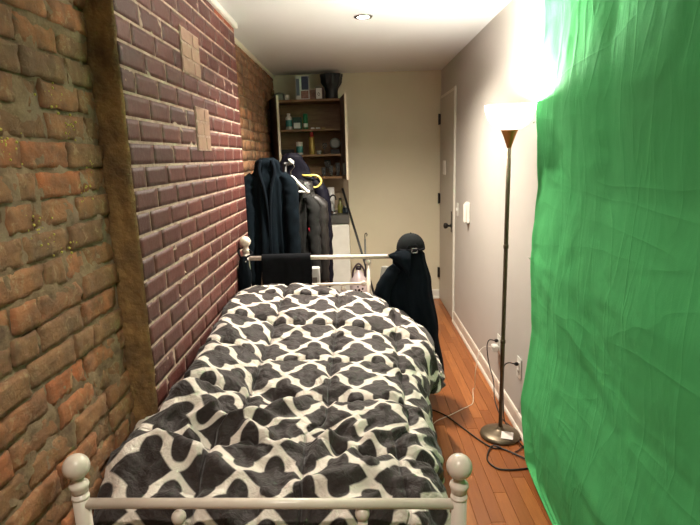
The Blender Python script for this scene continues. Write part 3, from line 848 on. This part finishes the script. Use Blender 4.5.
# dark bound hem along the leading edge near the floor
edge = [Vector(P[i][0])+Vector((-.003,0,0)) for i in range(NZ-36, NZ+1, 3)]
hem = MB().tube([tuple(e) for e in edge], .0035, 8).build('hem', black_cloth, gc)
for (py, pz) in ((2.335, 1.02), (2.35, 1.62)):
    MB().ball((.783, py, pz), .0045, 0, 10).build('pin', white_plastic, gc)

# ------------------------------------------------------------------ cords
def cord(pts, r, m, name='cable', parent=None, per=10): return MB().tube(crom(pts, per), r, 10).build(name, m, parent)
t = thing('extension_cord', 'black cord from farther outlet down the wall behind the lamp', 'cord', (0,0,0))
cord([(.835,3.06,.357),(.80,3.065,.36),(.79,3.075,.31),(.80,3.06,.21),(.815,3.0,.12),(.80,2.9,.04),(.80,2.75,.006),(.828,2.62,.006),(.82,2.50,.006),(.835,2.40,.006)], .0032, rubber, 'cable', t)
MB().box(.832,.853,3.050,3.070,.348,.366,0,.004).build('plug', black_plastic, t)
t = thing('phone_charger', 'white charger block with thin white cable in farther outlet', 'charger', (0,0,0))
MB().box(.815,.853,3.035,3.085,.293,.330,0,.005).build('block', white_plastic, t)
cord([(.818,3.06,.311),(.79,3.09,.31),(.745,3.08,.28),(.715,3.05,.16),(.725,3.10,.03),(.72,3.13,.004),(.681,2.952,.004),(.64,2.90,.004),(.597,2.866,.004),(.513,2.797,.004),(.435,2.742,.004),(.40,2.70,.004)], .0022, cord_white, 'cable', t)
t = thing('lamp_cord', 'black lamp cord from nearer outlet curving down to lamp base', 'cord', (0,0,0))
cord([(.835,2.655,.372),(.80,2.66,.378),(.785,2.69,.34),(.79,2.71,.25),(.795,2.71,.12),(.80,2.69,.02),(.82,2.60,.008),(.845,2.48,.008),(.80,2.42,.006),(.77,2.40,.006)], .0032, rubber, 'cable', t)
MB().box(.832,.853,2.646,2.664,.363,.381,0,.004).build('plug', black_plastic, t)
t = tag(cord([(.30,2.92,.005),(.407,2.873,.005),(.484,2.796,.005),(.554,2.656,.005),(.625,2.508,.005),(.67,2.445,.005),(.72,2.43,.005),(.787,2.353,.008),(.838,2.30,.005)], .0040, rubber, 'power_cable'), 'black cable crossing the floor from bed to lamp base', 'cord')
t = tag(cord([(.71,2.43,.013),(.67,2.45,.012),(.633,2.395,.005),(.616,2.325,.005),(.644,2.265,.005),(.70,2.25,.005),(.768,2.255,.005),(.835,2.27,.005)], .0040, rubber, 'power_cable'), 'black cable looped on the floor in front of lamp base', 'cord')

# ------------------------------------------------------------------ kitchen end
CB = (-.50, 5.18, 1.30)
t = thing('wall_cabinet', 'brown wooden wall cabinet with both doors open and filled shelves', 'cabinet', CB)
cx0, cx1, cz0, cz1, cyf = -.785, -.112, 1.315, 2.01, 5.03
b = MB()
b.box(cx0, cx1, cyf, YB-.002, cz1, cz1+.02, 0, .002); b.box(cx0, cx1, cyf, YB-.002, cz0-.02, cz0, 0, .002)
b.box(cx0, cx0+.018, cyf, YB-.002, cz0, cz1, 1, .001); b.box(cx1-.018, cx1, cyf, YB-.002, cz0, cz1, 1, .001); b.box(cx0, cx1, YB-.012, YB-.002, cz0, cz1, 0)
L(b, 'carcass', [cab_wood, cab_dark], t, CB)
for sz in (1.752, 1.517):
    b = MB(); b.box(cx0+.019, cx1-.019, cyf+.02, YB-.013, sz-.009, sz+.009, 0, .002); L(b, 'shelf', cab_wood, t, CB)
def cdoor(hx, ang, s):
    par = bpy.data.objects.new('door', None)
    M_ = Matrix.Translation((hx, cyf-.002, 0))@Matrix.Rotation(ang, 4, 'Z')
    b = MB(); b.box(0, .38, -.009, .009, cz0-.02, cz1+.02, 1, .001, M=M_); b.box(.378, .384, -.010, .010, cz0-.02, cz1+.02, 0, .001, M=M_)
    d = L(b, 'door', [cab_edge, cab_dark], t, CB)
    b = MB(); b.box(.33, .345, s*.010, s*.03, cz0+.03, cz0+.12, 0, .004, M=M_); L(b, 'handle', dark_metal, d, (0,0,0))
cdoor(-.775, R_(-72), 1)
cdoor(-.119, R_(-82.5), -1)

def item(name, label, cat, x, y, z, shapes, group=None):
    t = thing(name, label, cat, (x, y, z), 0, group)
    for nm, mb, m in shapes: mb.build(nm, m, t)
    return t
def bx(w, d, h, z0=0, b=.003, x=0, y=0): return MB().box(x-w/2, x+w/2, y-d/2, y+d/2, z0, z0+h, 0, b)
def la(pr, n=24): return MB().lathe(pr, n=n)
P_ = lambda n, c, **k: mat(n, srgb(*c), **k)
m_whitebox = P_('white_card', (214,214,212)); m_navybox = P_('navy_print', (24,34,70)); m_redbrown = P_('red_brown_print', (104,58,48), c2=srgb(150,110,96), vs=60)
m_teal = P_('teal_label', (60,130,125)); m_green = P_('green_can', (20,110,70)); m_dgreen = P_('dark_green_print', (20,60,48)); m_gold = P_('gold_can', (176,150,76), rough=.35, metal=.3)
m_redcap = P_('red_cap', (140,30,24)); m_glass = P_('clear_glass', (210,220,220), rough=.08, trans=.9); m_vase = P_('black_vase_glaze', (26,34,40), rough=.35, bs=30, bst=.5)
m_bag = P_('grey_plastic_bag', (120,126,120), rough=.35, bs=18, bst=.8); m_olive = P_('olive_bottle', (96,94,40), rough=.25); m_purple = P_('purple_label', (86,50,128))
m_jug = P_('pale_jug', (196,180,180), rough=.3); m_copper = P_('copper_plate', (180,120,90), rough=.4); m_tan = P_('tan_bag', (170,140,84), bs=20, bst=.6); m_ceramic = P_('grey_ceramic', (150,158,150), rough=.4)

zt = cz1+.02; G1 = 'things on top of the wall cabinet'
item('box', 'tall white box with navy panel standing on cabinet top', 'box', -.475, 5.12, zt, [('carton', bx(.125,.07,.215), m_whitebox), ('navy_panel', bx(.065,.002,.12,.09,0,.025,-.0365), m_navybox), ('printed_strip', bx(.03,.002,.15,.04,0,-.042,-.0365), P_('grey_blue_print',(96,110,130))), ('lower_print', bx(.07,.002,.07,.012,0,.02,-.0365), m_redbrown)], G1)
item('box', 'small reddish brown box between white box and label box', 'box', -.386, 5.15, zt, [('carton', bx(.06,.06,.095), m_redbrown)], G1)
item('box', 'small dark box with white label beside the black vase', 'box', -.312, 5.09, zt, [('carton', bx(.085,.06,.11), P_('dark_card',(56,34,34))), ('white_label', bx(.055,.002,.095,.004,0,-.008,-.0315), m_whitebox), ('print_mark', MB().tube(crom([(-.02,-.034,.04),(-.012,-.034,.06),(0,-.034,.045),(-.008,-.034,.03),(-.02,-.034,.04)],4), .002, 6), dark_metal)], G1)
v = thing('vase', 'black footed vase with flared ornate rim on cabinet top', 'vase', (-.205, 5.13, zt), 0, G1)
b = la([(.001,0),(.056,0),(.062,.01),(.060,.04),(.058,.07),(.064,.10),(.082,.125),(.096,.15),(.098,.19),(.102,.205),(.106,.225),(.096,.228),(.086,.20),(.04,.12),(.001,.10)], 40)
for k, q in enumerate(b.v):
    r = math.hypot(q[0], q[1]); a = math.atan2(q[1], q[0])
    if q[2] > .10: d = 1+.06*math.cos(9*a)+.05*nz(q[0]*40, q[1]*40, q[2]*40); b.v[k] = (q[0]*d, q[1]*d, q[2])
b.build('bowl', m_vase, v)
for k in range(9):
    a = 2*PI*k/9; MB().ball((.091*math.cos(a), .091*math.sin(a), .185), .014, 0, 10).build('rim_ornament', m_vase, v)
b = MB(); P = []
for i in range(10):
    f = i/9; P.append([((.058+.02*nz(math.cos(a)*2, math.sin(a)*2, f*3))*math.sin(PI*(.12+.8*f))*math.cos(a), .045*math.sin(PI*(.12+.8*f))*math.sin(a), .065*(1-math.cos(PI*f*.9))/2*1.2) for a in [2*PI*j/24 for j in range(24)]])
b.grid(P, closed=True); tag(b.build('plastic_bag', m_bag), 'crumpled grey plastic bag at the left end of cabinet top', 'bag', G1).location = (-.70, 5.12, zt)
item('cup', 'little white cup beside the crumpled plastic bag', 'cup', -.622, 5.08, zt, [('cup_body', la([(.001,0),(.018,0),(.022,.03),(.024,.05),(.021,.05),(.018,.02),(.001,.018)]), white_plastic)], G1)
s1 = 1.761; G2 = 'things on the upper shelf'
item('bottle', 'white bottle with teal label at left of upper shelf', 'bottle', -.62, 5.11, s1, [('bottle_body', la([(.001,0),(.029,0),(.031,.004),(.031,.105),(.026,.12),(.014,.128),(.014,.135)]), white_plastic), ('bottle_label', la([(.0312,.03),(.0316,.031),(.0316,.09),(.0312,.091)]), m_teal), ('bottle_cap', la([(.001,.134),(.016,.134),(.016,.152),(.001,.153)]), white_plastic)], G2)
item('box', 'dark green box with white label on upper shelf', 'box', -.54, 5.12, s1, [('carton', bx(.085,.05,.115), m_dgreen), ('white_label', bx(.062,.002,.052,.012,0,-.002,-.0262), m_whitebox)], G2)
item('can', 'tall green can on upper shelf right of the dark box', 'can', -.462, 5.11, s1, [('can_body', la([(.001,0),(.021,0),(.022,.004),(.022,.14),(.017,.146),(.001,.147)]), m_green), ('can_label', la([(.0222,.02),(.0226,.021),(.0226,.055),(.0222,.056)]), m_whitebox)], G2)
for k, (x_, w_, m_) in enumerate(((-.395,.032,white_plastic), (-.345,.04,m_whitebox), (-.29,.03,m_tan))):
    item('packet', ['small white packet nearest the green can', 'flat off white packet in the middle of upper shelf', 'tan packet at the right of upper shelf'][k], 'packet', x_, 5.10, s1, [('packet_body', bx(w_,.03,.016), m_)], G2)
s2 = 1.526; G3 = 'things on the middle shelf'
item('box', 'low black box at left of the middle shelf', 'box', -.65, 5.12, s2, [('carton', bx(.12,.08,.055), P_('black_card',(20,22,24)))], G3)
item('can', 'white can with teal label on the middle shelf', 'can', -.53, 5.11, s2, [('can_body', la([(.001,0),(.030,0),(.031,.003),(.031,.105),(.027,.112),(.001,.113)]), white_plastic), ('can_label', la([(.0312,.02),(.0318,.021),(.0318,.08),(.0312,.081)]), m_teal), ('can_lid', la([(.001,.112),(.0315,.110),(.0315,.120),(.001,.121)]), white_plastic)], G3)
item('spray_can', 'gold spray can with red cap on the middle shelf', 'spray can', -.41, 5.11, s2, [('can_body', la([(.001,0),(.028,0),(.029,.004),(.029,.15),(.020,.165),(.001,.166)]), m_gold), ('red_cap', la([(.001,.165),(.019,.165),(.019,.205),(.014,.212),(.001,.213)]), m_redcap)], G3)
item('cup', 'small white glass on the middle shelf beside the spray can', 'cup', -.345, 5.10, s2, [('cup_body', la([(.001,0),(.018,0),(.023,.035),(.02,.035),(.016,.004),(.001,.004)]), m_ceramic)], G3)
item('wine_glass', 'clear stemmed glass on the middle shelf', 'glass', -.290, 5.11, s2, [('glass_bowl', la([(.001,.0),(.024,.0),(.003,.006),(.003,.045),(.02,.06),(.027,.08),(.023,.105),(.021,.105),(.024,.08),(.018,.063),(.001,.055)]), m_glass)], G3)
item('plate', 'round grey plate standing upright at right of the middle shelf', 'plate', -.190, 5.17, s2+.045, [('plate_disc', MB().lathe([(.001,0),(.03,.001),(.05,.006),(.052,.008),(.03,.005),(.001,.004)], n=36, M=Matrix.Translation((0,0,.055))@Matrix.Rotation(R_(80),4,'X')), m_ceramic)], G3)
item('box', 'small black box under the round grey plate', 'box', -.190, 5.15, s2, [('carton', bx(.085,.10,.042), P_('black_tin',(24,24,24)))], G3)
s3 = 1.317; G4 = 'things on the bottom shelf'
for k, (x_, h_, r_) in enumerate(((-.305,.085,.024), (-.235,.10,.021), (-.170,.125,.022))):
    item('drinking_glass', ['short clear tumbler nearest the stacked plates', 'medium clear tumbler in the middle of the bottom shelf', 'tall clear tumbler at right of the bottom shelf'][k], 'glass', x_, 5.10, s3, [('glass_wall', la([(.001,0),(r_*.8,0),(r_,h_),(r_-.002,h_),(r_*.8-.002,.006),(.001,.006)]), m_glass)], G4)
item('plate', 'stack top copper coloured plate on the bottom shelf', 'plate', -.435, 5.14, s3, [('plate_disc', la([(.001,0),(.045,0),(.07,.012),(.071,.015),(.045,.006),(.001,.006)]), m_copper)], G4)
item('bowl', 'small grey bowl at the left of the copper plate', 'bowl', -.565, 5.13, s3, [('bowl_wall', la([(.001,0),(.025,0),(.045,.03),(.05,.055),(.046,.055),(.04,.03),(.02,.008),(.001,.008)]), m_ceramic)], G4)
item('wine_glass', 'clear stemmed glass standing behind the tumblers', 'glass', -.272, 5.20, s3, [('glass_bowl', la([(.001,.0),(.03,.0),(.004,.008),(.004,.07),(.025,.09),(.035,.12),(.03,.155),(.028,.155),(.032,.12),(.023,.093),(.001,.082)]), m_glass)], G4)

# base unit, worktop, backsplash
KX1 = -.068
t = thing('base_cabinet', 'white kitchen base cabinet under the steel worktop', 'cabinet', (-.43, 5.08, 0))
BC = (-.43, 5.08, 0)
b = MB(); b.box(XL+.02, KX1-.004, 4.825, YB-.002, .10, .888, 0, .002); b.box(XL+.02, KX1-.02, 4.87, YB-.002, .0, .10, 0); L(b, 'carcass', cab_white, t, BC)
for xa, xb in ((XL+.024, -.432), (-.428, KX1-.006)):
    b = MB(); b.box(xa, xb, 4.806, 4.824, .11, .882, 0, .003); d = L(b, 'door', cab_white, t, BC)
    hx = xb-.03 if xa < -.6 else xa+.03
    b = MB(); b.tube([(hx,4.790,.70),(hx,4.790,.80)], .005, 10); b.tube([(hx,4.79,.71),(hx,4.807,.71)], .004, 8); b.tube([(hx,4.79,.79),(hx,4.807,.79)], .004, 8); L(b, 'handle', chrome, d, (0,0,0))
b = MB(); b.box(XL+.012, KX1, 4.79, YB-.002, .889, .965, 0, .004)
tag(b.build('worktop', steel), 'stainless steel kitchen worktop on the white cabinet', 'worktop')
b = MB(); b.box(XL+.012, KX1-.005, YB-.010, YB-.001, .966, cz0-.022, 0)
tag(b.build('backsplash', splash), 'brown grey backsplash panel between worktop and wall cabinet', 'backsplash')
G5 = 'things on the steel worktop'
zc = .966
item('paper_roll', 'white paper towel roll standing on the worktop', 'paper towel', -.245, 5.12, zc, [('roll', la([(.001,0),(.034,0),(.034,.24),(.012,.241),(.001,.235)]), m_whitebox)], G5)
f = thing('faucet', 'black gooseneck faucet in front of the white paper roll', 'faucet', (-.255, 4.98, zc), 0, G5)
MB().tube(crom([(0,0,0),(0,0,.10),(.005,0,.15),(.03,-.01,.175),(.055,-.02,.165),(.065,-.025,.13)], 7), .007, 12).build('spout', black_plastic, f)
la([(.001,0),(.022,0),(.022,.012),(.010,.02)]).build('faucet_base', chrome, f)
item('soap_dish', 'chrome soap dish on the worktop near the faucet', 'dish', -.215, 4.90, zc, [('dish_body', la([(.001,0),(.03,0),(.036,.02),(.034,.028),(.03,.02),(.001,.01)]), chrome)], G5)
item('bottle', 'olive green bottle on the worktop', 'bottle', -.155, 5.02, zc, [('bottle_body', la([(.001,0),(.026,0),(.027,.004),(.027,.07),(.012,.10),(.010,.13)]), m_olive), ('bottle_cap', la([(.001,.128),(.012,.128),(.012,.142),(.001,.143)]), black_plastic)], G5)
item('jar', 'dark squat jar at the right end of the worktop', 'jar', -.105, 4.98, zc, [('jar_body', la([(.001,0),(.026,0),(.029,.01),(.029,.045),(.022,.055)]), P_('dark_jar',(30,44,56))), ('jar_lid', la([(.001,.054),(.024,.054),(.024,.066),(.001,.067)]), steel)], G5)

# broom, mop handle, jug, bags
t = thing('broom', 'long black handled broom leaning at the end of the worktop', 'broom', (.20, 4.38, 0))
d = (Vector((.153,4.5,.231))-Vector((-.052,4.77,.952))); 
def bp_(z): k = (z-.952)/d.z; return Vector((-.052,4.77,.952))+d*k
BO = Vector((.20,4.38,0))
MB().tube([bp_(.09)-BO, bp_(.5)-BO, bp_(1.21)-BO], .0105, 12).build('handle', black_plastic, t)
c0 = bp_(.09)-BO
MB().box(c0.x-.10, c0.x+.10, c0.y-.018, c0.y+.018, .075, .10, 0, .005).build('head', black_plastic, t)
b = MB()
for k in range(24):
    xx = c0.x-.095+.19*k/23; b.tube([(xx,c0.y,.078),(xx*1.06-c0.x*.06,c0.y-.005,.002)], .0045, 6)
b.build('bristles', P_('broom_bristles',(80,70,60)), t)
t = thing('mop_stick', 'thin grey stick with hook top behind the bed head', 'stick', (.07, 4.66, 0))
MB().tube([(0,0,.004),(0,0,.76)], .008, 10).build('stick', P_('grey_stick',(90,90,84),rough=.4), t)
MB().tube(crom([(0,0,.76),(0,0,.80),(.012,0,.815),(.02,0,.80),(.016,0,.785)],5), .004, 8).build('hook', dark_metal, t)
t = thing('water_jug', 'pale handled jug with purple label on floor behind bed', 'jug', (.005, 4.45, 0))
la([(.001,0),(.075,0),(.082,.01),(.082,.40),(.074,.44),(.045,.49),(.024,.51),(.022,.53)], 32).build('jug_body', m_jug, t)
la([(.083,.12),(.0838,.122),(.0838,.325),(.083,.327)], 32).build('purple_label', m_purple, t)
la([(.001,.528),(.026,.528),(.026,.555),(.001,.557)]).build('jug_cap', P_('dark_jug_cap',(50,38,46)), t)
MB().tube(crom([(-.055,-.02,.45),(-.045,-.03,.53),(0,-.035,.585),(.045,-.03,.53),(.055,-.02,.45)],6), .008, 10).build('jug_handle', P_('dark_jug_handle',(60,44,52)), t)
b = MB()
for (mx, mz, r_) in ((-.03,.36,.010),(.0,.36,.012),(.03,.37,.010),(-.01,.39,.008),(.02,.345,.008)):
    b.ball((mx, -math.sqrt(.0825**2-mx*mx), mz), r_, 0, 10)
for k, q in enumerate(b.v):
    r = math.hypot(q[0], q[1]); s_ = .0832/r; b.v[k] = (q[0]*s_, q[1]*s_, q[2])
b.build('printed_marks', dark_metal, t)
def bagm(name, label, m, c, w, dpt, h, seed):
    P = []
    for i in range(16):
        f = i/15; k = math.sin(PI*(.08+.84*f))**.6*(1-.25*f)
        P.append([(c[0]+(w*k)*math.cos(a)*(1+.25*nz(math.cos(a)*2+seed, math.sin(a)*2, f*3)), c[1]+dpt*k*math.sin(a)*(1+.25*nz(math.cos(a)*2, seed, f*4)), c[2]+h*f) for a in [2*PI*j/28 for j in range(28)]])
    b = MB(); b.grid(P, closed=True); b.add(P[0], [tuple(range(27,-1,-1))]); b.add(P[-1], [tuple(range(28))])
    return tag(b.build(name, m), label, 'bag')
bagm('bag', 'small tan bag on the floor between jug and black coat', m_tan, (.15, 3.95, .0), .07, .06, .42, 3)
bagm('bag', 'pale grey bag just left of the black coat on the post', P_('pale_grey_cloth',(140,138,130),bs=18,bst=.6), (.185, 3.45, .0), .075, .06, .76, 8)
bagm('bag', 'tall olive brown bag standing behind the left head post', P_('olive_bag',(96,88,62),bs=18,bst=.6), (-.575, 3.22, .0), .07, .06, .86, 5)
t = item('paper_bag', 'white printed paper bag behind the head rail near trousers', 'bag', -.285, 3.30, 0, [('bag_body', bx(.07,.06,.80,0,.004), m_whitebox), ('printed_marks', bx(.03,.002,.08,.66,0,.005,-.0315), P_('grey_print',(120,110,104)))])

# ------------------------------------------------------------------ camera, world, view
cam = bpy.data.cameras.new('camera'); cam.sensor_width = 36; cam.lens = 36*520/700; cam.clip_start = .02
co = bpy.data.objects.new('camera', cam); C.objects.link(co)
Rm = Matrix(((.99952396,.02689363,.01511883,0),(.00941943,.20063392,-.979621,0),(-.02937891,.97929708,.20028508,0),(0,0,0,1)))
co.matrix_world = Matrix.Translation((0,0,1.5))@Rm
S.camera = co
w = bpy.data.worlds.new('world'); S.world = w; w.use_nodes = True
w.node_tree.nodes['Background'].inputs[0].default_value = (.8,.85,1,1); w.node_tree.nodes['Background'].inputs[1].default_value = .02
S.view_settings.view_transform = 'Standard'; S.view_settings.look = 'None'; S.view_settings.gamma = 1; S.view_settings.exposure = .95
try: S.view_settings.use_curve_mapping = False
except Exception: pass
